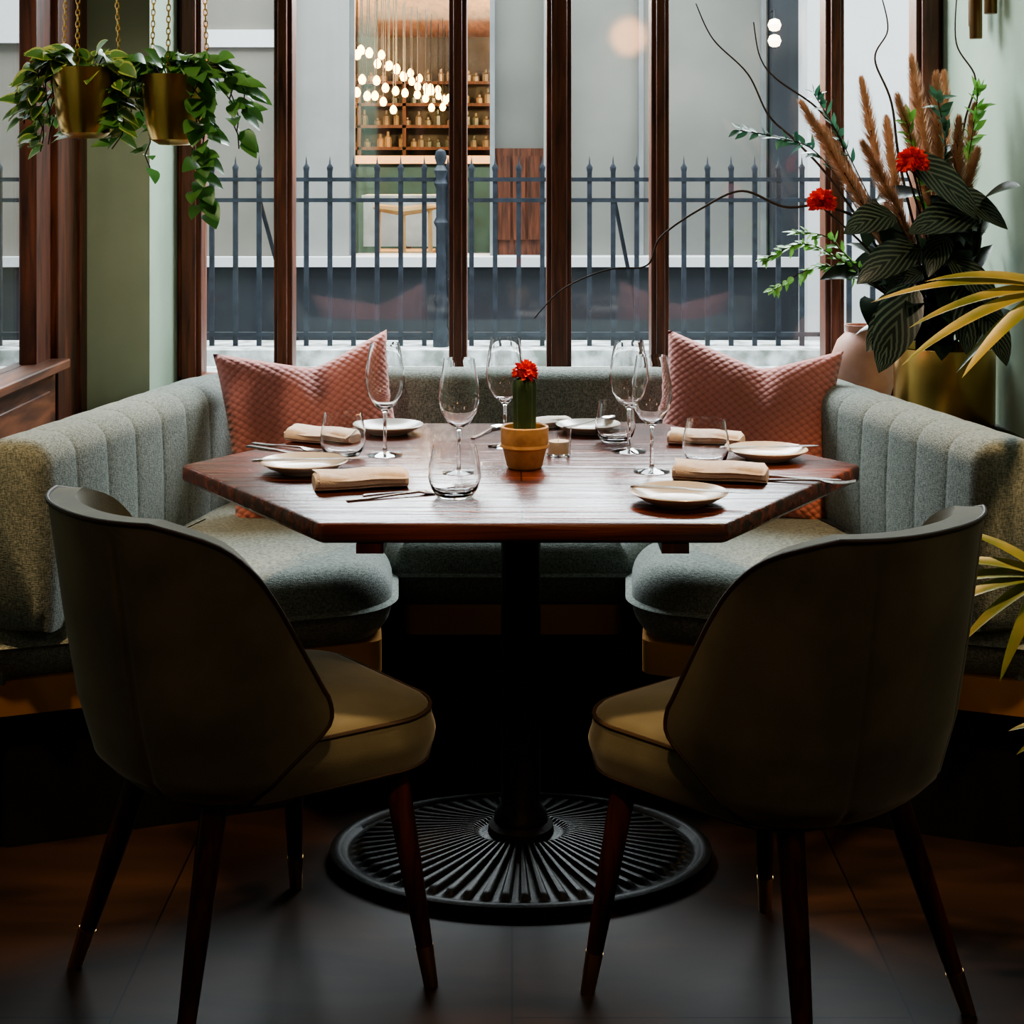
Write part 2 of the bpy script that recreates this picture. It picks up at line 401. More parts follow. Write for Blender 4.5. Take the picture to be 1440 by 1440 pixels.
mk('glazing_bars',mb,mat('bar_grey',(.20,.21,.215),.6),fa)
mb=MB(); mb.box(-.09,.165,.12,.16,.88,1.44); mb.cur=1
for k in range(3): mb.box(-.075+k*.08,-.01+k*.08,.105,.12,.96,1.40)
mk('timber_door_panel',mb,[M['frame'],M['frame']],fa)
mb=MB(); mb.box(-.82,-.115,.15,.155,.88,2.6); mk('shop_glass',mb,M['pane'],fa)
# cafe room across
M['cafewood']=woodmat('cafe_ceiling_wood',(.35,.18,.08),(.6,.34,.17),3,(8,1,8),.6)
M['cafewall']=mat('cafe_wall',(.12,.115,.10),.8); M['teal']=mat('teal_panel',(.02,.09,.13),.6)
cr=empty('cafe_room',(0,0,0))
mb=MB(); mb.box(-2.6,.9,13,13.1,.55,2.8); mb.box(-2.6,-2.5,8.3,13,.55,2.8); mb.box(.9,1.0,8.3,13,.55,2.8); mk('walls',mb,M['cafewall'],cr)
mb=MB(); mb.box(-2.6,1.0,8.3,13.1,.45,.55); mk('room_floor',mb,M['frame'],cr)
mb=MB(); mb.box(-2.6,1.0,8.3,13.1,2.45,2.55); mk('room_ceiling',mb,M['cafewood'],cr)
mb=MB()
for z in (1.50,1.68,1.86,2.04): mb.box(-1.8,-.1,12.7,13,z,z+.025)
for xx in (-1.8,-1.27,-.90,-.50,-.12): mb.box(xx,xx+.03,12.7,13,.9,2.1)
mb.cur=1
for z in (1.525,1.705,1.885,2.065):
    xx=-1.75
    while xx<-.18:
        hh=random.uniform(.06,.13); mb.lathe([(0,0),(.03,0),(.03,hh*.6),(.012,hh*.75),(.012,hh),(0,hh)],7,(xx,12.8,z)); xx+=random.uniform(.06,.12)
mk('bottle_shelves',mb,[M['frame'],mat('bottles',(.50,.36,.22),.3,0,(.06,.10,.09),3)],cr)
mb=MB(); mb.box(-1.9,-.1,11.6,12,.55,1.38); mb.cur=1; mb.box(-1.95,-.05,11.55,12.05,1.38,1.44)
mk('bar_counter',mb,[M['teal'],M['linen']],cr)
# pendant bulbs
M['bulb']=mat('bulb_glow',(1,.7,.35),.4,emis=(1,.46,.13),estr=17)
mb=MB(); random.seed(4)
for r_,(x0,zz0,dx,nb) in enumerate(((-.925,2.07,.032,15),(-.90,2.02,.035,13),(-.91,1.80,.03,5),(-.88,1.88,.045,9))):
    for k in range(nb):
        yy=8.9+k*.27+r_*.1; xx=x0+k*dx+random.uniform(-.012,.012); zz=zz0-.013*k+random.uniform(-.03,.03)
        mb.cur=1; mb.tube([(xx,yy,zz+.03),(xx,yy,2.45)],.003,4)
        mb.cur=0; mb.lathe([(0,-.028),(.016,-.022),(.024,0),(.018,.020),(.008,.031),(0,.035)],8,(xx,yy,zz))
mk('pendant_bulbs',mb,[M['bulb'],M['facadedk']],cr)
# cafe chair & table
mb=MB()
cxx,cyy=-.60,8.75
rail=[(cxx+.17*math.cos(a),cyy+.0+.13*math.sin(a)-.05,1.10+.02*abs(math.cos(a))) for a in [pi+pi*k/12 for k in range(13)]]
mb.tube(rail,[.012+.014*math.sin(pi*k/12) for k in range(13)],8)
for a,b in ((-.15,-.12),(.15,-.12),(-.14,.14),(.14,.14)): mb.tube([(cxx+a,cyy+b,.55),(cxx+a*.95,cyy+b,1.10 if b<0 else .86)],.014,6)
mb.box(cxx-.16,cxx+.16,cyy-.15,cyy+.16,.85,.875)
mb.tube([(cxx,cyy-.15,.86),(cxx,cyy-.17,1.08)],.012,6)
mk('cafe_chair',mb,mat('oak',(.75,.50,.24),.5))
mb=MB(); mb.box(-.88,-.42,9.05,9.5,1.16,1.18); mb.box(-.87,-.43,9.06,9.49,.88,1.16); mb.box(-.66,-.6,9.2,9.3,.55,.88)
mk('cafe_table',mb,mat('blue_cloth',(.66,.84,.98),.8))
mb=MB()
for z in (1.98,2.06): mb.lathe([(0,-.035),(.025,-.025),(.035,0),(.025,.025),(0,.035)],12,(1.33,7.84,z))
mb.cur=1; mb.tube([(1.33,7.84,1.94),(1.33,7.84,2.14),(1.33,7.95,2.14)],.008,6)
mk('globe_wall_lamp',mb,[mat('opal',(1,.95,.9),.4,emis=(1,.75,.5),estr=5),M['facadedk']])

# ------------------------------------------------------------ banquette
bq=empty('banquette_bench')
ls=[(-1.04,2.94),(-.25,3.22),(-.27,3.49),(-.66,4.14),(-1.04,4.14)]
rs=[(-x,y) for x,y in ls]
cs=[(-.262,3.49),(.262,3.49),(.655,4.13),(-.655,4.13)]
for nm,poly,r in (('seat_left',ls,[.05,.13,.08,.03,.03]),('seat_right',rs,[.05,.13,.08,.03,.03]),('seat_centre',cs,.03)):
    mb=MB(); cushion(mb,poly,r,.318,.485,.078,.012,.014,8); mk(nm,mb,M['tweed'],bq,ang=60)
def inset(poly,d):
    c=Vector((sum(p[0] for p in poly)/len(poly),sum(p[1] for p in poly)/len(poly)))
    return [tuple(Vector(p)+(c-Vector(p)).normalized()*d) for p in poly]
mb=MB()
for poly in (ls,rs,cs): 
    ol=outline(inset(poly,.06),.03,4,.5); mb.rings([[V(p.x,p.y,0) for p,_ in ol],[V(p.x,p.y,.262) for p,_ in ol]])
for sx in (-1,1): 
    a,b=sorted((sx*1.0,sx*1.085)); mb.box(a,b,2.985,4.1,0,.262)
mk('plinth',mb,M['black'],bq)
mb=MB()
for poly in (ls,rs,cs): 
    ol=outline(inset(poly,.030),.03,4,.5); mb.rings([[V(p.x,p.y,.262) for p,_ in ol],[V(p.x,p.y,.33) for p,_ in ol]])
for sx in (-1,1): 
    a,b=sorted((sx*1.0,sx*1.088)); mb.box(a,b,2.965,4.1,.262,.33)
mk('brass_strip',mb,M['brassdark'],bq)
pts=[V(-.885,2.93,0),V(-.675,3.98,0),V(.675,3.98,0),V(.885,2.93,0)]
def roundpath(pts,r,step):
    out=[]; segs=[]
    a,b,c,d=pts
    def corner(a,b,c):
        d1=(b-a).normalized(); d2=(c-b).normalized(); th=d1.angle(d2); t=r*math.tan(th/2)
        n1=V(-d1.y,d1.x,0); 
        if n1.dot(d2)<0: n1=-n1
        cen=b-d1*t+n1*r; res=[]
        m=24
        n2=V(-d2.y,d2.x,0)
        if n2.dot(-d1)<0: n2=-n2
        for k in range(m+1):
            q=(-n1).lerp(-n2,k/m).normalized(); res.append(cen+q*r)
        return res
    poly=[a]+corner(a,b,c)+corner(b,c,d)+[d]
    L=[0]
    for p,q in zip(poly,poly[1:]): L.append(L[-1]+(q-p).length)
    n=int(L[-1]/step); j=0
    for k in range(n+1):
        s=L[-1]*k/n
        while j<len(poly)-2 and L[j+1]<s: j+=1
        f=(s-L[j])/max(1e-9,L[j+1]-L[j]); p=poly[j].lerp(poly[j+1],min(1,f)); out.append((p,s))
    return out,L[-1]
path,LT=roundpath(pts,.22,.004)
rings=[]; N=len(path); T=.15; Z0,Z1=.43,.80
chw=LT/25
for i,(p,s) in enumerate(path):
    t=(path[min(i+1,N-1)][0]-path[max(i-1,0)][0]).normalized()
    n=V(t.y,-t.x,0)
    ph=s/chw; fr=ph-math.floor(ph); ch=max(0,4*fr*(1-fr))**.22
    if not (s<1.15 or s>LT-1.15): ch=1
    e=min(s,LT-s)
    rr=.055; pr=[]
    f0=-.008+.007*ch
    for k in range(8): pr.append((f0+.006*math.sin(pi*k/7), Z0+(Z1-rr-Z0)*k/7))
    for k in range(1,9):
        a=pi/2*k/8; pr.append((f0-rr*(1-math.cos(a)), Z1-rr+(rr-.004+.004*ch)*math.sin(a)))
    pr.append((-T+rr, Z1-.004+.004*ch))
    for k in range(1,7):
        a=pi/2*k/6; pr.append((-T+rr-rr*math.sin(a), Z1-rr+(rr-.004+.004*ch)*math.cos(a)))
    pr.append((-T,Z0))
    mid=(-T/2,(Z0+Z1)/2)
    sc_=1-.25*max(0,1-e/.04)**2
    rings.append([V(p.x,p.y,0)+n*(mid[0]+(u-mid[0])*sc_)+V(0,0,mid[1]+(z-mid[1])*(1-.10*max(0,1-e/.04)**2)) for u,z in pr])
mb=MB(); mb.rings(rings); mk('channelled_back',mb,M['tweed'],bq,ang=70)
rings=[]
for i in list(range(6,N-6,6)):
    p,s=path[i]; t=(path[min(i+1,N-1)][0]-path[max(i-1,0)][0]).normalized(); n=V(t.y,-t.x,0)
    rings.append([p+n*a+V(0,0,z) for a,z in ((-.10,.325),(-.17,.325),(-.17,.70),(-.10,.70))])
mb=MB(); mb.rings(rings); mk('outer_shell',mb,M['tweed'],bq)

# pillows
def pillow(loc,rot,W=.43,Hh=.43,T=.085,notch=.075):
    mb=MB(); n=30
    for side in (1,-1):
        vs=[];fs=[]
        for j in range(n+1):
            for i in range(n+1):
                u=-1+2*i/n; v=-1+2*j/n
                x=u*W/2*(1-.07*(1-v*v)*abs(u)); z=v*Hh/2*(1-.06*(1-u*u)*abs(v)*(1 if v<0 else 0))
                q=math.sqrt((u-.12)**2+.006)
                z-=notch*max(0,1-q/(1.1 if u<.12 else .9))*max(0,(v+1)/2)**2.2
                th=T*((1-u**2)*(1-v**2)+1e-9)**.42
                th*=1-.5*math.exp(-((u-.12)/.14)**2)*max(0,v)
                th+=.006*math.sin(5*u+3*v)*(1-u*u)*(1-v*v)
                vs.append((x,-side*th,z))
        for j in range(n):
            for i in range(n):
                a=j*(n+1)+i; f=(a,a+1,a+n+2,a+n+1); fs.append(f if side==1 else f[::-1])
        mb.add(vs,fs)
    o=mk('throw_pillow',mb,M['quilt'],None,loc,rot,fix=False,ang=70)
    bm=bmesh.new(); bm.from_mesh(o.data); bmesh.ops.remove_doubles(bm,verts=bm.verts,dist=.0008); bm.to_mesh(o.data); bm.free()
    return o
pillow((-.485,3.77,.69),(math.radians(-17),math.radians(-7),math.radians(12)))
pillow((.565,3.75,.695),(math.radians(-17),math.radians(5),math.radians(-14)))

# ------------------------------------------------------------ table
TX,TY=.017,2.97
tb=empty('dining_table',(TX,TY,0))
R=.652
hexp=[(R*math.cos(a),R*math.sin(a)*.88) for a in [pi/3*k for k in range(6)]]
mb=MB(); ol=outline(hexp,.015,4,.2)
def ring(ins,z): return [V(p.x-q.x*ins,p.y-q.y*ins,z) for p,q in ol]
mb.rings([ring(.012,.716),ring(.004,.719),ring(0,.724),ring(0,.744),ring(.002,.748),ring(.006,.75)])
mk('tabletop',mb,M['table'],tb,ang=30)
mb=MB(); mb.box(-.27,.27,-.04,.04,.68,.716); mb.box(-.04,.04,-.27,.27,.68,.716)
for sx in (-1,1):
    mb.box(sx*.245-.022,sx*.245+.022,-.49,.49,.70,.716)
mk('under_frame',mb,M['legwood'],tb)
mb=MB(); mb.lathe([(0,.69),(.11,.69),(.11,.672),(.05,.66),(.038,.64),(.038,.10),(.05,.085),(.052,.07),(.062,.062),(.064,.045),(0,.045)],28)
mk('pedestal_column',mb,M['iron'],tb)
mb=MB(); na=560; a_,b_=.365,.255; nr=44
rings=[]
rings.append([V(a_*.97*math.cos(2*pi*k/na),b_*.97*math.sin(2*pi*k/na),0) for k in range(na)])
rings.append([V(a_*math.cos(2*pi*k/na),b_*math.sin(2*pi*k/na),.004) for k in range(na)])
for i in range(nr+1):
    t=1-i/nr*.86
    if t>.93: zz=.020+.004*math.sin((1-t)/.07*pi)
    elif t>.89: zz=.014
    else: zz=.016+.034*((.89-t)/.75)**1.3
    rg=[]
    for k in range(na):
        th=2*pi*k/na
        rb=0
        if .22<t<.88: 
            edge=min(1,(t-.22)/.04,(.88-t)/.04); rb=.010*edge*max(0,min(1,.5+1.2*math.sin(56*th+.4)))
        rg.append(V(a_*t*math.cos(th),b_*t*math.sin(th),zz+rb))
    rings.append(rg)
mb.rings(rings); mk('ribbed_base',mb,M['iron'],tb,ang=50)

# ------------------------------------------------------------ chairs
def interp(x,tab):
    for (a,b),(c,d) in zip(tab,tab[1:]):
        if x<=c: 
            f=(x-a)/(c-a); return b+(d-b)*max(0,f)
    return tab[-1][1]
PHI=[(0,62),(.08,71),(.17,81),(.25,90),(.29,92),(.35,91),(.46,87),(.58,82),(.70,77),(.80,72),(.88,66),(.94,59),(.98,50),(1.0,38)]
def smoothtab(tab,n=41):
    xs=[i/(n-1) for i in range(n)]; ys=[interp(x,tab) for x in xs]
    for _ in range(3): ys=[ys[0]]+[(ys[i-1]+2*ys[i]+ys[i+1])/4 for i in range(1,n-1)]+[ys[-1]]
    return list(zip(xs,ys))
PHI=smoothtab(PHI)
RAD=[(0,.185),(.03,.212),(.10,.238),(.3,.254),(.6,.262),(1,.268)]
ZB,ZT=.352,.80
def shell_pt(u,v,inn=0):
    ph=math.radians(interp(v,PHI))*u; r=interp(v,RAD)-inn
    dd=abs(abs(math.degrees(ph))-24)
    if inn==0: r-=.005*math.exp(-(dd/1.6)**2)*min(1,(1-v)/.06)
    s,c=math.sin(ph),math.cos(ph)
    ex=.86
    x=math.copysign(abs(s)**ex,s)*r*.98; y=-math.copysign(abs(c)**ex,c)*r
    if c<0: y=-c*r*1.15
    z=ZB+(ZT-ZB)*v
    y-= .05*v*max(0,.3+c)/1.3
    return V(x,y+.015,z)
def make_chair(loc,rot):
    ch=empty('dining_chair',loc,rot)
    nu,nv=128,40; mb=MB()
    vs=[];fs=[]
    for inn in (0,.042):
        for j in range(nv+1):
            for i in range(nu+1): vs.append(shell_pt(-1+2*i/nu,j/nv,inn))
    n1=(nu+1)*(nv+1)
    for s_ in (0,1):
        for j in range(nv):
            for i in range(nu):
                a=s_*n1+j*(nu+1)+i; f=(a,a+1,a+nu+2,a+nu+1); fs.append(f if s_ else f[::-1])
    bd=[j_ for j_ in range(nu+1)]+[j*(nu+1)+nu for j in range(1,nv+1)]+[nv*(nu+1)+i for i in range(nu-1,-1,-1)]+[j*(nu+1) for j in range(nv-1,0,-1)]
    for a,b in zip(bd,bd[1:]+bd[:1]): fs.append((a,b,b+n1,a+n1))
    mb.add(vs,fs); mk('back_shell',mb,M['velvet'],ch,ang=50)
    mb=MB(); pp=[shell_pt(-1,j/nv) for j in range(0,nv)]+[shell_pt(-1+2*i/nu,1) for i in range(0,nu+1,2)]+[shell_pt(1,j/nv) for j in range(nv-1,-1,-1)]
    mb.tube(pp,.0036,8)
    mk('back_piping',mb,M['piping'],ch)
    poly=[(-.225,.275),(.225,.275),(.185,-.165),(-.185,-.165)]
    mb=MB(); ol=cushion(mb,poly,[.10,.10,.13,.13],.345,.448,.028,.018,.006,5)
    mk('seat',mb,M['velvet'],ch)
    mb=MB()
    for z,ins in ((.437,.003),(.357,.006)): mb.tube([V(p.x-q.x*ins,p.y-q.y*ins,z) for p,q in ol],.0036,6,closed=True)
    mk('seat_piping',mb,M['piping'],ch)
    for i,(tx,ty,bx,by) in enumerate(((-.165,.185,-.215,.225),(.165,.185,.215,.225),(-.12,-.11,-.195,-.205),(.12,-.11,.195,-.205))):
        t=V(tx,ty,.36); b=V(bx,by,0); k=.17
        mb=MB(); mb.tube([t,t.lerp(b,.5),t.lerp(b,1-k)],[.0215,.0175,.0135],14); mk('leg_%d'%(i+1),mb,M['legwood'],ch)
        mb=MB(); mb.tube([t.lerp(b,1-k-.01),b],[.0145,.0115],14); mk('leg_tip_%d'%(i+1),mb,M['brass'],ch)
    return ch
make_chair((-.44,2.525,0),math.radians(-52))
make_chair((.43,2.44,0),math.radians(40))

# ------------------------------------------------------------ tableware
TZ=.7505
def wine():
    mb=MB()
    out=[(0,0),(.034,0),(.035,.0015),(.02,.004),(.006,.008),(.0038,.015),(.0035,.05),(.0038,.082),(.008,.090),(.022,.100),(.034,.120),(.0395,.145),(.038,.170),(.033,.20),(.0295,.222)]
    inn=[(.0285,.222),(.032,.20),(.037,.170),(.0385,.145),(.033,.121),(.021,.102),(.008,.094),(0,.0925)]
    mb.lathe(out+inn,36); return mb
def tumb():
    mb=MB()
    out=[(0,0),(.026,0),(.031,.003),(.040,.016),(.045,.034),(.0435,.055),(.0395,.075),(.0375,.088)]
    inn=[(.0363,.088),(.0383,.075),(.0422,.055),(.0435,.034),(.0385,.018),(.029,.009),(0,.007)]
    mb.lathe(out+inn,36); return mb
def place(mbf,name,m,items):
    o=None
    for it in items:
        x,y=it[0],it[1]; rz=it[2] if len(it)>2 else 0; s=it[3] if len(it)>3 else 1
        if o is None: o=mk(name,mbf(),m,None,(x,y,TZ),(0,0,rz)); o.scale=(s,)*3
        else: dup(o,(x,y,TZ),rz,scale=s)
place(wine,'wine_glass',M['glass'],[(-.252,3.07),(-.098,2.87,0,.97),(-.0145,3.166),(.235,3.11),(.262,2.90,0,.98)])
place(tumb,'water_tumbler',M['glass'],[(-.099,2.67,0,1.02),(-.332,3.04),(.215,3.22,0,.95),(.370,2.955)])
def plate():
    mb=MB(); mb.lathe([(0,0),(.045,0),(.047,.003),(.066,.010),(.081,.019),(.083,.021),(.081,.0225),(.066,.0145),(.052,.008),(.046,.0065),(0,.006)],48); return mb
place(plate,'side_plate',M['china'],[(-.390,2.90),(-.265,3.33,0,.9),(.165,3.34,0,.85),(.50,3.03,0,.95),(.283,2.62)])
def napkin():
    mb=MB(); rings=[]; n=22
    for i in range(n+1):
        t=-1+2*i/n; w=.034*(1-.05*math.cos(3*t)); h=.030*(1-.1*math.cos(4*t+1))
        if i in (0,n): w*=.8; h*=.8
        rg=[]
        for k in range(24):
            a=2*pi*k/24; c,s=math.cos(a),math.sin(a)
            x=math.copysign(abs(c)**.7,c)*w; z=math.copysign(abs(s)**.8,s)*h/2+h/2
            if k in (2,14): x*=.86
            rg.append(V(t*.085,x+.003*math.sin(2.5*t),z))
        rings.append(rg)
    mb.rings(rings)
    vs=[];fs=[]
    for i in range(13):
        t=-1+2*i/12
        for k in range(6):
            y=-.037+.058*k/5; vs.append((t*.082+.004*math.sin(k),y,.0325-.016*((.8-k/5)*1.1)**2+.001*math.sin(5*t)))
    for i in range(12):
        for k in range(5): a=i*6+k; fs.append((a,a+1,a+7,a+6))
    mb.add(vs,fs)
    return mb
place(napkin,'folded_napkin',M['linen'],[(-.27,2.755,math.radians(14),.98),(-.39,3.21,math.radians(-28),.95),(.38,2.82,math.radians(-14),1.0),(.40,3.19,math.radians(-18),.9),(.07,3.40,math.radians(20),.7)])
def knife():
    mb=MB(); sec=[(-.10,.0045,.003),(-.095,.0055,.004),(-.03,.0045,.0035),(-.01,.003,.003),(0,.0045,.002),(.03,.0075,.0012),(.075,.008,.0010),(.095,.005,.0008),(.103,.001,.0005)]
    mb.rings([[V(x,-w,0),V(x,w,0),V(x,w,h),V(x,-w,h)] for x,w,h in sec]); return mb
def fork():
    mb=MB(); sec=[(-.095,.005,.003,0),(-.06,.0055,.003,0),(0,.0025,.003,.003),(.035,.003,.003,.004),(.048,.009,.002,.002),(.06,.011,.002,.001)]
    mb.rings([[V(x,-w,z),V(x,w,z),V(x,w,z+h),V(x,-w,z+h)] for x,w,h,z in sec])
    for k in range(4): 
        y=-.0092+k*.00615; mb.rings([[V(x,y-w,z),V(x,y+w,z),V(x,y+w,z+.0018),V(x,y-w,z+.0018)] for x,w,z in ((.059,.0016,.001),(.08,.0014,.002),(.1,.0008,.006))])
    return mb
def spoon():
    mb=MB(); mb.rings([[V(x,-w,z),V(x,w,z),V(x,w,z+h),V(x,-w,z+h)] for x,w,h,z in ((-.08,.005,.003,0),(-.04,.004,.003,0),(.03,.0025,.003,.004),(.045,.004,.002,.004))])
    vs=[];fs=[];n=10
    for i in range(n+1):
        t=i/n; w=.015*math.sin(pi*min(.98,max(.1,t)))**.6
        for k in range(7): 
            q=-1+2*k/6; vs.append((.042+.05*t,q*w,.005-.004*(1-q*q)*math.sin(pi*t)))
    for i in range(n):
        for k in range(6): a=i*7+k; fs.append((a,a+1,a+8,a+7))
    mb.add(vs,fs); return mb
def place2(f,name,items):
    o=None
    for x,y,z,rz in items:
        if o is None: o=mk(name,f(),M['silver'],None,(x,y,TZ+z),(0,0,rz))
        else: dup(o,(x,y,TZ+z),rz)
R_=math.radians
place2(knife,'table_knife',[(-.385,2.895,.023,R_(10)),(-.165,2.715,0,R_(24)),(.30,2.62,.023,R_(-14)),(.505,3.03,.022,R_(12)),(.50,2.845,0,R_(-14)),(-.46,3.105,0,R_(-35))])
place2(fork,'table_fork',[(-.195,2.675,0,R_(24)),(.52,2.80,0,R_(-14)),(-.455,3.145,0,R_(-33))])
place2(spoon,'spoon',[(-.055,3.33,0,R_(70)),(.165,3.34,.019,R_(50))])
# cactus pot
cp=empty('potted_cactus',(.024,2.94,TZ))
mb=MB(); mb.lathe([(0,0),(.030,0),(.034,.004),(.040,.030),(.0455,.050),(.0455,.078),(.043,.080),(.040,.078),(.039,.065),(0,.064)],36); 
mb.lathe([(.0415,.036),(.047,.041),(.0465,.046),(.0455,.046)],36); mk('clay_pot',mb,M['terracotta'],cp)
mb=MB(); rings=[]
for i in range(15):
    t=i/14; r=.0205*(1 if t<.85 else math.sqrt(max(0.02,1-((t-.85)/.15)**2)))*(.92+.1*t)
    rings.append([V(r*(1+.13*math.cos(6*2*pi*k/48))*math.cos(2*pi*k/48)-.0,r*(1+.13*math.cos(6*2*pi*k/48))*math.sin(2*pi*k/48),.06+.115*t) for k in range(48)])
mb.rings(rings); mk('cactus_stem',mb,M['cactus'],cp)
def flowerball(mb,c,r,n=90):
    c=Vector(c)
    for k in range(n):
        z=random.uniform(-.5,1); a=random.uniform(0,2*pi); q=math.sqrt(max(0,1-z*z)); d=V(q*math.cos(a),q*math.sin(a),z)
        mb.leaf(c+d*r*.3,d,r*.75,r*.5,.2,(random.random(),random.random(),random.random()),4,.5)
mb=MB(); flowerball(mb,(0,0,.180),.026); mb.lathe([(0,-.012),(.016,-.006),(.018,.006),(0,.014)],12,(0,0,.180)); mk('red_bloom',mb,M['red'],cp,fix=False)
vc=empty('votive_candle',(.092,3.06,TZ))
mb=MB(); mb.lathe([(0,0),(.02,0),(.024,.004),(.026,.055),(.0245,.055),(.0225,.006),(0,.006)],28); mk('glass_cup',mb,M['glass'],vc)
mb=MB(); mb.lathe([(0,.0065),(.0205,.0065),(.0212,.03),(.003,.028),(0,.028)],24); mb.tube([(0,0,.028),(0,.001,.036)],.0008,5); mk('wax',mb,M['wax'],vc)

# ------------------------------------------------------------ hanging plants
def hanging(loc,lm,vines,seed):
    random.seed(seed)
    e=empty('hanging_potted_plant',loc)
    mb=MB(); mb.lathe([(0,-.155),(.036,-.153),(.054,-.142),(.064,-.11),(.071,-.04),(.075,0),(.071,0),(.067,-.04),(.058,-.12),(0,-.13)],40); mk('brass_pot',mb,M['brass'],e)
    mb=MB(); mb.lathe([(0,-.012),(.064,-.018)],24); mk('soil',mb,M['soil'],e,fix=False)
    mb=MB(); top=2.7-loc[2]
    for a in (.5,2.6,4.7):
        p0=V(.072*math.cos(a),.072*math.sin(a),-.004); p1=V(.03*math.cos(a),.03*math.sin(a),top-.03); L=(p1-p0).length; n=int(L/.0125); dr=(p1-p0)/L
        for i in range(n):
            c=p0+dr*(i+.5)*L/n; s_=V(1,0,0) if i%2 else V(0,1,0)
            mb.tube([c+dr*.0085*math.cos(2*pi*k/8)+s_*.0042*math.sin(2*pi*k/8) for k in range(8)],.0013,4,closed=True)
    mb.lathe([(0,top-.03),(.034,top-.028),(.034,top-.015),(.008,top-.01),(.008,top),(0,top)],16)
    mk('chain',mb,M['brass'],e)
    mb=MB(); mb.cur=0
    for a,out,dn in vines:
        a+=random.uniform(-.15,.15)
        o=V(math.cos(a),math.sin(a),0); p=V(0,0,-.01)+o*.03
        hh=random.uniform(.02,.05)
        pts=[p,p+o*out*.3+V(0,0,hh),p+o*out*.65+V(0,0,hh*.8)]
        m=max(2,int(dn/.028))
        for i in range(m+1): pts.append(p+o*(out*(.85+.25*i/m))+V(random.uniform(-.012,.012),random.uniform(-.012,.012),hh*.2-dn*i/m))
        mb.cur=1; mb.tube(pts,.0016,5); mb.cur=0
        for i in range(1,len(pts)):
            for s_ in range(2 if i>2 else 3):
                b=pts[i].lerp(pts[i-1],random.random()); aa=a+random.uniform(-1.2,1.2)
                d=V(math.cos(aa),math.sin(aa),random.uniform(-.6,.6)); L=random.uniform(.040,.066)
                st=b+d.normalized()*.010; mb.leaf(st,d,L,L*.68,.8,(random.uniform(-.5,.5),-.7,.8),6,.2,.8,.62)
    for k in range(34):
        aa=random.uniform(0,2*pi); front=math.sin(aa)<-.3
        d=V(math.cos(aa),math.sin(aa),random.uniform(.6,1.5) if front else random.uniform(.1,1.0)); b=V(math.cos(aa)*.035,math.sin(aa)*.035,random.uniform(0,.03)); L=random.uniform(.04,.058)
        mb.leaf(b,d,L,L*.68,.6,(0,-.6,.8),6,.2,.8,.62)
    mk('trailing_foliage',mb,[lm,M['twig']],e,fix=False)
hanging((-.934,3.4,1.54),M['hoya'],[(pi,.08,.08),(pi*.85,.09,.12),(pi*1.12,.07,.16),(pi*1.2,.085,.10),(.1,.07,.06),(.4,.08,.10),(1.4,.07,.14),(2.0,.08,.15),(-.45,.06,.12),(pi*1.0,.10,.12),(pi*1.05,.06,.18),(2.6,.1,.16)],3)
hanging((-.739,3.4,1.525),M['pothos'],[(0,.09,.05),(.2,.11,.08),(-.3,.10,.16),(5.2,.075,.28),(-.75,.07,.30),(.5,.11,.12),(1.2,.08,.14),(pi,.07,.08),(pi*1.15,.085,.16),(pi*1.08,.07,.12),(2.2,.08,.2),(-.1,.12,.03)],5)

# ------------------------------------------------------------ flower arrangement
random.seed(21)
fl=empty('floral_arrangement',(0,0,0))
BX,BY,BZ=1.145,4.10,.84
mb=MB(); mb.lathe([(0,.641),(.125,.641),(.130,.65),(.132,.85),(.128,.852),(.124,.84),(.12,.70),(0,.70)],44,(BX,BY,0)); mk('brass_planter',mb,M['brass'],fl)
mb=MB(); mb.lathe([(0,.83),(.124,.825)],24,(BX,BY,0)); mk('soil',mb,M['soil'],fl,fix=False)
def spl(pts,n=6):
    pts=[Vector(p) for p in pts]; out=[]
    for i in range(len(pts)-1):
        p0=pts[max(i-1,0)];p1=pts[i];p2=pts[i+1];p3=pts[min(i+2,len(pts)-1)]
        for k in range(n):
            t=k/n; out.append(.5*((2*p1)+(p2-p0)*t+(2*p0-5*p1+4*p2-p3)*t*t+(3*p1-p0-3*p2+p3)*t**3))
    out.append(pts[-1]); return out
mb=MB()
tips=[(.753,4.0,1.485),(.838,4.12,1.42),(.951,4.2,1.555),(1.0,4.0,1.50),(1.073,4.15,1.61),(1.111,4.05,1.56),(1.167,4.18,1.57),(1.225,4.1,1.48),(.90,3.95,1.38),(1.03,4.25,1.45),(1.14,3.95,1.44),(1.20,4.0,1.36)]
for tp in tips:
    tp=Vector(tp); b=V(BX+random.uniform(-.05,.05),BY+random.uniform(-.05,.05),BZ)
    mid=b.lerp(tp,.5)+V(random.uniform(-.02,.02),0,.03); pts=spl([b,mid,tp],12)
    mb.cur=1; mb.tube(pts,.0025,5); mb.cur=0
    n=len(pts)
    for k in range(1100):
        t=.36+.64*random.random()**.9; f=t*(n-1); i=min(n-2,int(f)); p=pts[i].lerp(pts[i+1],f-i); dr=(pts[i+1]-pts[i]).normalized()
        rv=V(random.gauss(0,1),random.gauss(0,1),random.gauss(0,1)); rv=(rv-dr*rv.dot(dr)).normalized()
        env=math.sin(pi*min(1,(t-.34)/.68))**.6
        d=(dr*1.0+rv*.55*env).normalized(); L=.045*(.5+env*.6)
        sd=d.cross(rv).normalized()*.0018
        a0=p+rv*.006*env; mb.add([a0-sd,a0+sd,a0+d*L+V(0,0,-.004)],[(0,1,2)])
mb.clampx(1.285)
mk('pampas_grass',mb,[M['plume'],M['twig']],fl,fix=False)
mb=MB()
B0=(BX,BY,BZ)
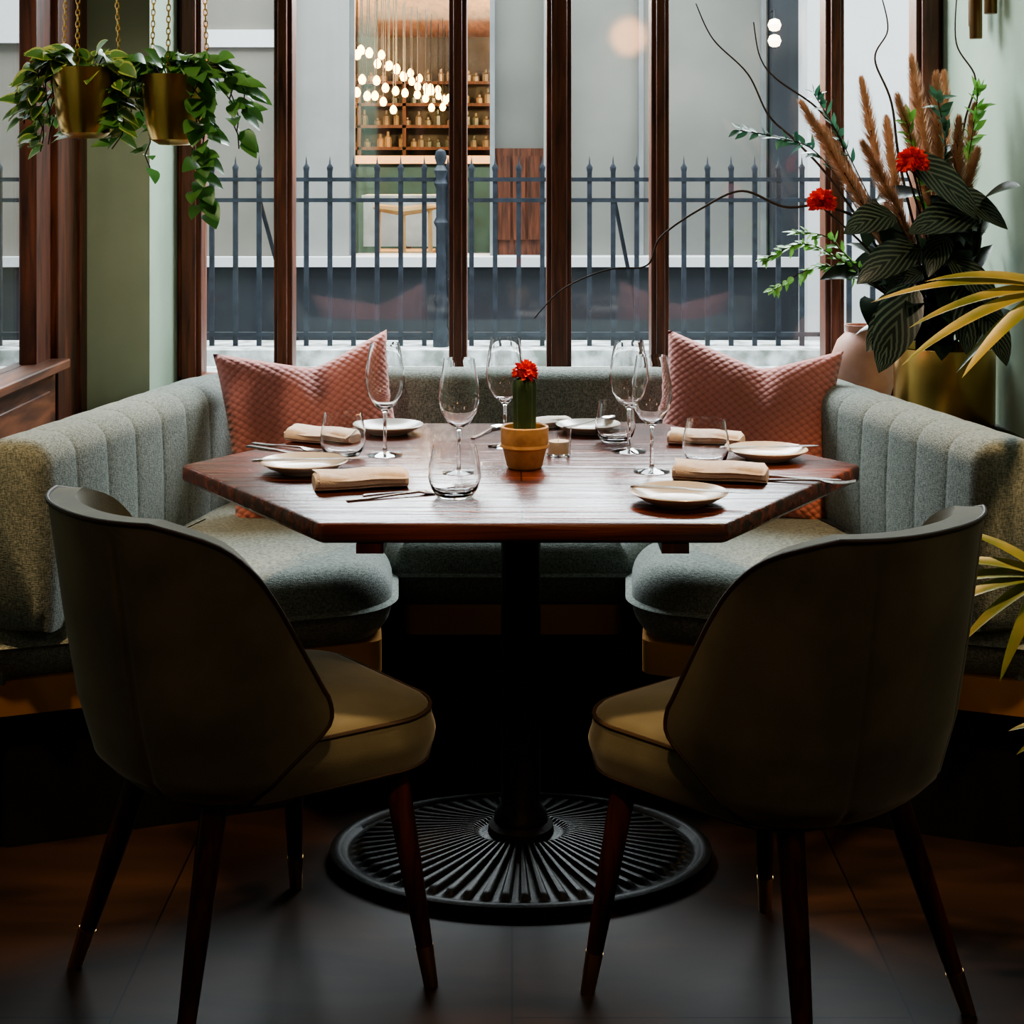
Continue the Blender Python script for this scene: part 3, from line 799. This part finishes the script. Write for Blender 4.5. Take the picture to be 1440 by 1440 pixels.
br=[[(.056,3.95,.939),(.132,3.96,1.014),(.245,3.98,1.061),(.348,4.0,1.071),(.386,4.0,1.146),(.499,4.03,1.221),(.603,4.05,1.263),(.716,4.07,1.221),(.829,4.08,1.221),(.96,4.1,1.146),B0],
[(.499,4.2,1.77),(.546,4.2,1.673),(.64,4.2,1.579),(.697,4.2,1.466),(.772,4.18,1.391),(.866,4.15,1.278),(1.036,4.12,1.014),B0],
[(1.18,4.1,1.80),(1.177,4.1,1.655),(1.228,4.1,1.56),(1.2,4.1,1.447),(1.186,4.1,1.316),(1.19,4.1,1.1),B0],
[(.64,4.1,1.71),(.66,4.12,1.62),(.70,4.1,1.56),(.81,4.12,1.485),(.87,4.1,1.40),(.904,4.12,1.316),(1.05,4.1,1.05),B0],
[(1.0,4.2,1.80),(1.02,4.2,1.70),(.985,4.2,1.62),(1.03,4.2,1.5),(1.06,4.2,1.3),B0]]
for b in br:
    p=spl(b,8); n=len(p); mb.tube(p,[.0016+.003*(i/n) for i in range(n)],6)
mk('curly_willow',mb,M['twig'],fl)
mb=MB()
big=[((1.00,3.98,1.36),(.75,-.35,-.45),.26),((1.10,3.98,1.27),(.7,-.4,-.25),.20),((1.20,3.95,1.20),(-.9,-.4,.10),.24),((.98,3.95,1.20),(-.7,-.5,.05),.20),
     ((1.02,3.92,1.03),(-.55,-.45,-.75),.26),((1.10,3.92,1.10),(.6,-.5,-.5),.20),((1.04,3.93,1.12),(-.9,-.4,-.15),.22),((1.16,3.92,1.06),(-.2,-.5,-.9),.22),
     ((1.20,3.95,1.24),(.2,-.5,.3),.15),((1.0,3.93,.98),(-.8,-.5,-.5),.18),((1.18,3.9,.98),(.2,-.6,-.6),.18)]
for q,d,L in big:
    mb.cur=2; mb.tube(spl([B0,((q[0]+BX)/2+.02,(q[1]+BY)/2,(q[2]+BZ)/2),q]),.003,6); mb.cur=0
    mb.leaf(q,d,L,L*.44,.5,(.15,-.75,.65),12,.18,.75,.8)
for k in range(38):
    st=V(random.uniform(.95,1.22),random.uniform(3.95,4.2),random.uniform(.93,1.26))
    d2=V(random.uniform(-1,.8),-.4,random.uniform(-.7,.5)); L=random.uniform(.13,.19)
    if st.x+d2.normalized().x*L>1.27: d2.x=-abs(d2.x)
    mb.cur=2; mb.tube([Vector(B0),st],.002,5); mb.cur=1 if k%4 else 0
    mb.leaf(st,d2,L,L*.42,.8,(.1,-.6,.8),9,.22,.8,.8)
for k in range(70):
    a=random.uniform(0,2*pi); el=random.uniform(.1,1.3); d=V(math.cos(a)*math.cos(el)*.8,math.sin(a)*.7*math.cos(el),math.sin(el))
    st=V(BX,BY,BZ+.02)+d*random.uniform(.02,.28); st.x=min(st.x,1.2)
    if st.x+d.x*.12>1.27: d.x=-d.x
    mb.cur=1; mb.leaf(st,d,.13,.06,.9,(0,-.3,1),8,.25,.8,.8)
mb.clampx(1.285)
mk('calathea_leaves',mb,[M['calathea'],M['darkleaf'],M['twig']],fl,fix=False)
mb=MB()
def sprig(pts,n,L,ci):
    p=spl(pts,8); mb.cur=2; mb.tube(p,.0016,5); mb.cur=ci
    for k in range(n):
        i=int((len(p)-2)*(.0+.65*k/n)); dr=(p[i]-p[i+1]).normalized()
        d=dr+V(random.uniform(-1,1),random.uniform(-.8,.8),random.uniform(-.8,.8)); mb.leaf(p[i],d,L*random.uniform(.7,1.1),L*.42,.3,(random.random(),-.5,1),5,.15)
sprig([(.59,4.0,1.42),(.70,4.02,1.40),(.80,4.05,1.36),(.92,4.08,1.2),B0],42,.045,1)
sprig([(.80,4.1,1.52),(.86,4.1,1.42),(.93,4.1,1.28),B0],36,.04,1)
sprig([(1.10,4.0,1.50),(1.12,4.0,1.38),(1.12,4.05,1.2),B0],30,.05,1)
sprig([(1.22,4.05,1.52),(1.20,4.05,1.38),(1.17,4.05,1.2),B0],30,.05,0)
sprig([(.68,4.15,1.08),(.78,4.15,1.12),(.87,4.12,1.08),(1.0,4.1,.98),B0],60,.034,0)
sprig([(.70,4.15,1.00),(.82,4.15,1.06),(.9,4.12,1.04),(1.0,4.1,.98),B0],46,.034,0)
sprig([(.76,4.15,1.15),(.84,4.15,1.14),(.9,4.12,1.08),(1.0,4.1,.98),B0],36,.034,0)
sprig([(1.02,4.0,1.45),(1.05,4.0,1.30),(1.10,4.05,1.1),B0],24,.05,0)
mb.clampx(1.285)
mk('green_sprigs',mb,[M['brightleaf'],M['eucleaf'],M['twig']],fl,fix=False)
mb=MB()
for c,r in (((1.015,3.92,1.335),.042),((.785,3.92,1.235),.038)):
    flowerball(mb,c,r,130); mb.lathe([(0,-r*.5),(r*.55,-r*.2),(r*.55,r*.3),(0,r*.6)],12,c)
mb.cur=1; mb.tube(spl([(1.015,3.92,1.32),(1.09,4.0,1.1),B0]),.003,6); mb.tube(spl([(.785,3.92,1.225),(.95,4.0,1.08),B0]),.003,6)
mk('red_blooms',mb,[M['red'],M['twig']],fl,fix=False)
mb=MB(); mb.lathe([(0,0),(.055,0),(.075,.02),(.092,.08),(.090,.14),(.07,.19),(.045,.215),(.05,.235),(.046,.235),(.040,.215),(.06,.18),(0,.17)],40); mk('pink_vase',mb,M['pink'],None,(1.0,4.42,.642))

# ------------------------------------------------------------ potted palm (right, near)
random.seed(5)
pp=empty('potted_palm',(1.09,2.55,0))
mb=MB(); mb.lathe([(0,0),(.10,0),(.11,.01),(.135,.28),(.142,.285),(.142,.30),(.13,.30),(.12,.26),(0,.26)],40); mk('planter',mb,M['iron'],pp)
mb=MB()
def fan(o,dirs,L,w,stem0):
    o=Vector(o); mb.cur=1; mb.tube(spl([stem0,(Vector(stem0)+o)/2+V(.02,0,.05),o]),.004,6); mb.cur=0
    for dx,dy,dz,l in dirs: mb.leaf(o,(dx,dy,dz),L*l,w,.55,(0,-.5,1),12,.3,.7,.6)
s0=(0,0,.26)
fan((-.10,.26,1.10),[(-1,.05,.22,1),(-1,-.1,.05,.85),(-.9,.1,.32,.7),(-1,-.25,-.12,1.0),(-.8,-.4,-.3,.8),(.2,.3,.8,.3),(-.9,.2,-.5,.7)],.34,.030,s0)
fan((-.20,.02,.64),[(-1,.05,.15,1),(-1,-.1,.0,.9),(-.9,.1,.35,.8),(-.9,-.2,-.3,.8),(-.6,-.3,-.7,.8),(-.7,.2,.6,.7)],.24,.024,s0)
fan((-.17,-.05,.42),[(-1,0,.2,.6),(-.9,-.1,-.1,.6),(-.5,-.3,-.4,.8)],.2,.019,s0)
fan((.0,.0,1.0),[(.3,-.5,.7,.6),(-.2,-.7,.6,1),(.1,.1,1,.7),(-.1,-.8,.1,1)],.3,.028,s0)
fan((.0,-.12,.7),[(.3,-.5,.4,.6),(-.2,-.7,.3,.9),(-.1,-.8,-.1,1)],.28,.028,s0)
mb.clampx(.195)
mk('fronds',mb,[M['palm'],M['brightleaf']],pp,fix=False)

# wall sconce with brass tubes (upper right)
mb=MB(); 
for k,(yy,l) in enumerate(((4.22,.22),(4.15,.26),(4.08,.2))): mb.lathe([(0,0),(.016,0),(.017,.002),(.017,l),(0,l)],16,(1.262-.018*(k%2),yy,1.86-l+.07))
mb.box(1.27,1.295,4.05,4.25,1.86,1.96)
mk('wall_sconce',mb,mat('bronze',(.22,.13,.06),.35,.9))

# ------------------------------------------------------------ lights
def area(name,loc,rot,sx,sy,p,col):
    l=bpy.data.lights.new(name,'AREA'); l.shape='RECTANGLE'; l.size=sx; l.size_y=sy; l.energy=p; l.color=col
    o=bpy.data.objects.new(name,l); sc.collection.objects.link(o); o.location=loc; o.rotation_euler=rot; return o
def spot(name,loc,tgt,p,col,ang,blend=.6,rad=.05):
    l=bpy.data.lights.new(name,'SPOT'); l.energy=p; l.color=col; l.spot_size=math.radians(ang); l.spot_blend=blend; l.shadow_soft_size=rad
    o=bpy.data.objects.new(name,l); sc.collection.objects.link(o); o.location=loc
    o.rotation_euler=(Vector(tgt)-Vector(loc)).to_track_quat('-Z','Y').to_euler(); return o
def point(name,loc,p,col,rad=.1):
    l=bpy.data.lights.new(name,'POINT'); l.energy=p; l.color=col; l.shadow_soft_size=rad
    o=bpy.data.objects.new(name,l); sc.collection.objects.link(o); o.location=loc
area('sky_light',(0,6.4,4.4),(R_(-8),0,0),8,2.6,720,(.93,.965,1.0))
area('window_daylight',(0.1,5.5,2.5),(R_(-58),0,0),3.0,1.0,260,(.90,.95,1.0))
W_=(1,.66,.35)
spot('ceiling_spot_1',(-.50,2.62,2.66),(-.22,2.82,.5),110,W_,34)
spot('ceiling_spot_2',(.55,2.58,2.66),(.27,2.78,.5),110,W_,34)
spot('ceiling_spot_3',(-1.1,2.20,2.66),(-.97,3.1,.52),130,W_,34)
spot('ceiling_spot_4',(1.2,2.25,2.66),(.98,3.1,.52),150,W_,34)
spot('ceiling_spot_5',(.14,.6,2.66),(-.16,2.54,.43),120,W_,9,.8)
spot('ceiling_spot_10',(-.14,.6,2.66),(.16,2.52,.43),120,W_,9,.8)
spot('pot_fill_spot',(-.80,2.55,2.66),(-.88,3.6,1.45),60,(1,.82,.6),44)  # added fill spot, keeps the pillar and hanging pots bright
spot('flower_fill_spot',(.90,2.95,2.66),(1.10,4.1,1.2),40,(1,.80,.58),46)  # added fill spot to brighten the flower arrangement
spot('ceiling_spot_8',(-1.12,2.5,2.66),(-.85,2.78,0),150,W_,14)
spot('ceiling_spot_9',(1.0,2.3,2.66),(.78,2.72,0),150,W_,16)
spot('ceiling_spot_11',(0,1.8,2.66),(.04,2.38,0),90,W_,9)
point('room_fill_1',(-1.8,.5,2.6),15,(1,.80,.58),.15)  # unseen fill point, added to raise the interior light level
point('room_fill_2',(1.8,.5,2.6),20,(1,.82,.62),.15)  # matching unseen fill point on the right side
pl=empty('globe_pendant_lamp',(.78,-.9,2.22))
mb=MB(); mb.lathe([(0,.12),(.02,.12),(.02,.16),(.004,.165),(.004,.48),(0,.48)],16); mk('stem',mb,M['brass'],pl)
mb=MB(); mb.lathe([(0.001,-.12)]+[(.12*math.cos(a),.12*math.sin(a)) for a in [R_(-75+15*k) for k in range(11)]]+[(.001,.12)],24); mk('opal_globe',mb,mat('opal_glow',(1,.8,.5),.4,emis=(1,.42,.14),estr=20),pl)
point('cafe_fill_1',(.55,10.2,2.1),230,(1,.60,.30),.1)  # fill point hidden behind the frosted panel, added to brighten the cafe
point('cafe_fill_2',(-1.8,10.2,2.1),230,(1,.60,.30),.1)  # fill point hidden behind the facade wall, adds warm cafe glow
point('cafe_fill_3',(-.5,8.45,2.38),35,(1,.85,.7),.06)  # added fill point, kept just above the visible part of the cafe
w=bpy.data.worlds.new('world'); sc.world=w; w.use_nodes=True
w.node_tree.nodes['Background'].inputs[0].default_value=(.86,.93,1.0,1); w.node_tree.nodes['Background'].inputs[1].default_value=1.35
try:
    sc.view_settings.view_transform='AgX'; sc.view_settings.look='AgX - Medium High Contrast'
    sc.view_settings.exposure=.25
except Exception as e: print(e)

cam=bpy.data.cameras.new('camera'); co=bpy.data.objects.new('camera',cam); sc.collection.objects.link(co)
co.location=(0,0,1.31); co.rotation_euler=(pi/2,0,0); cam.sensor_width=36; cam.lens=54.4; cam.shift_y=-.331; cam.clip_start=.05
sc.camera=co
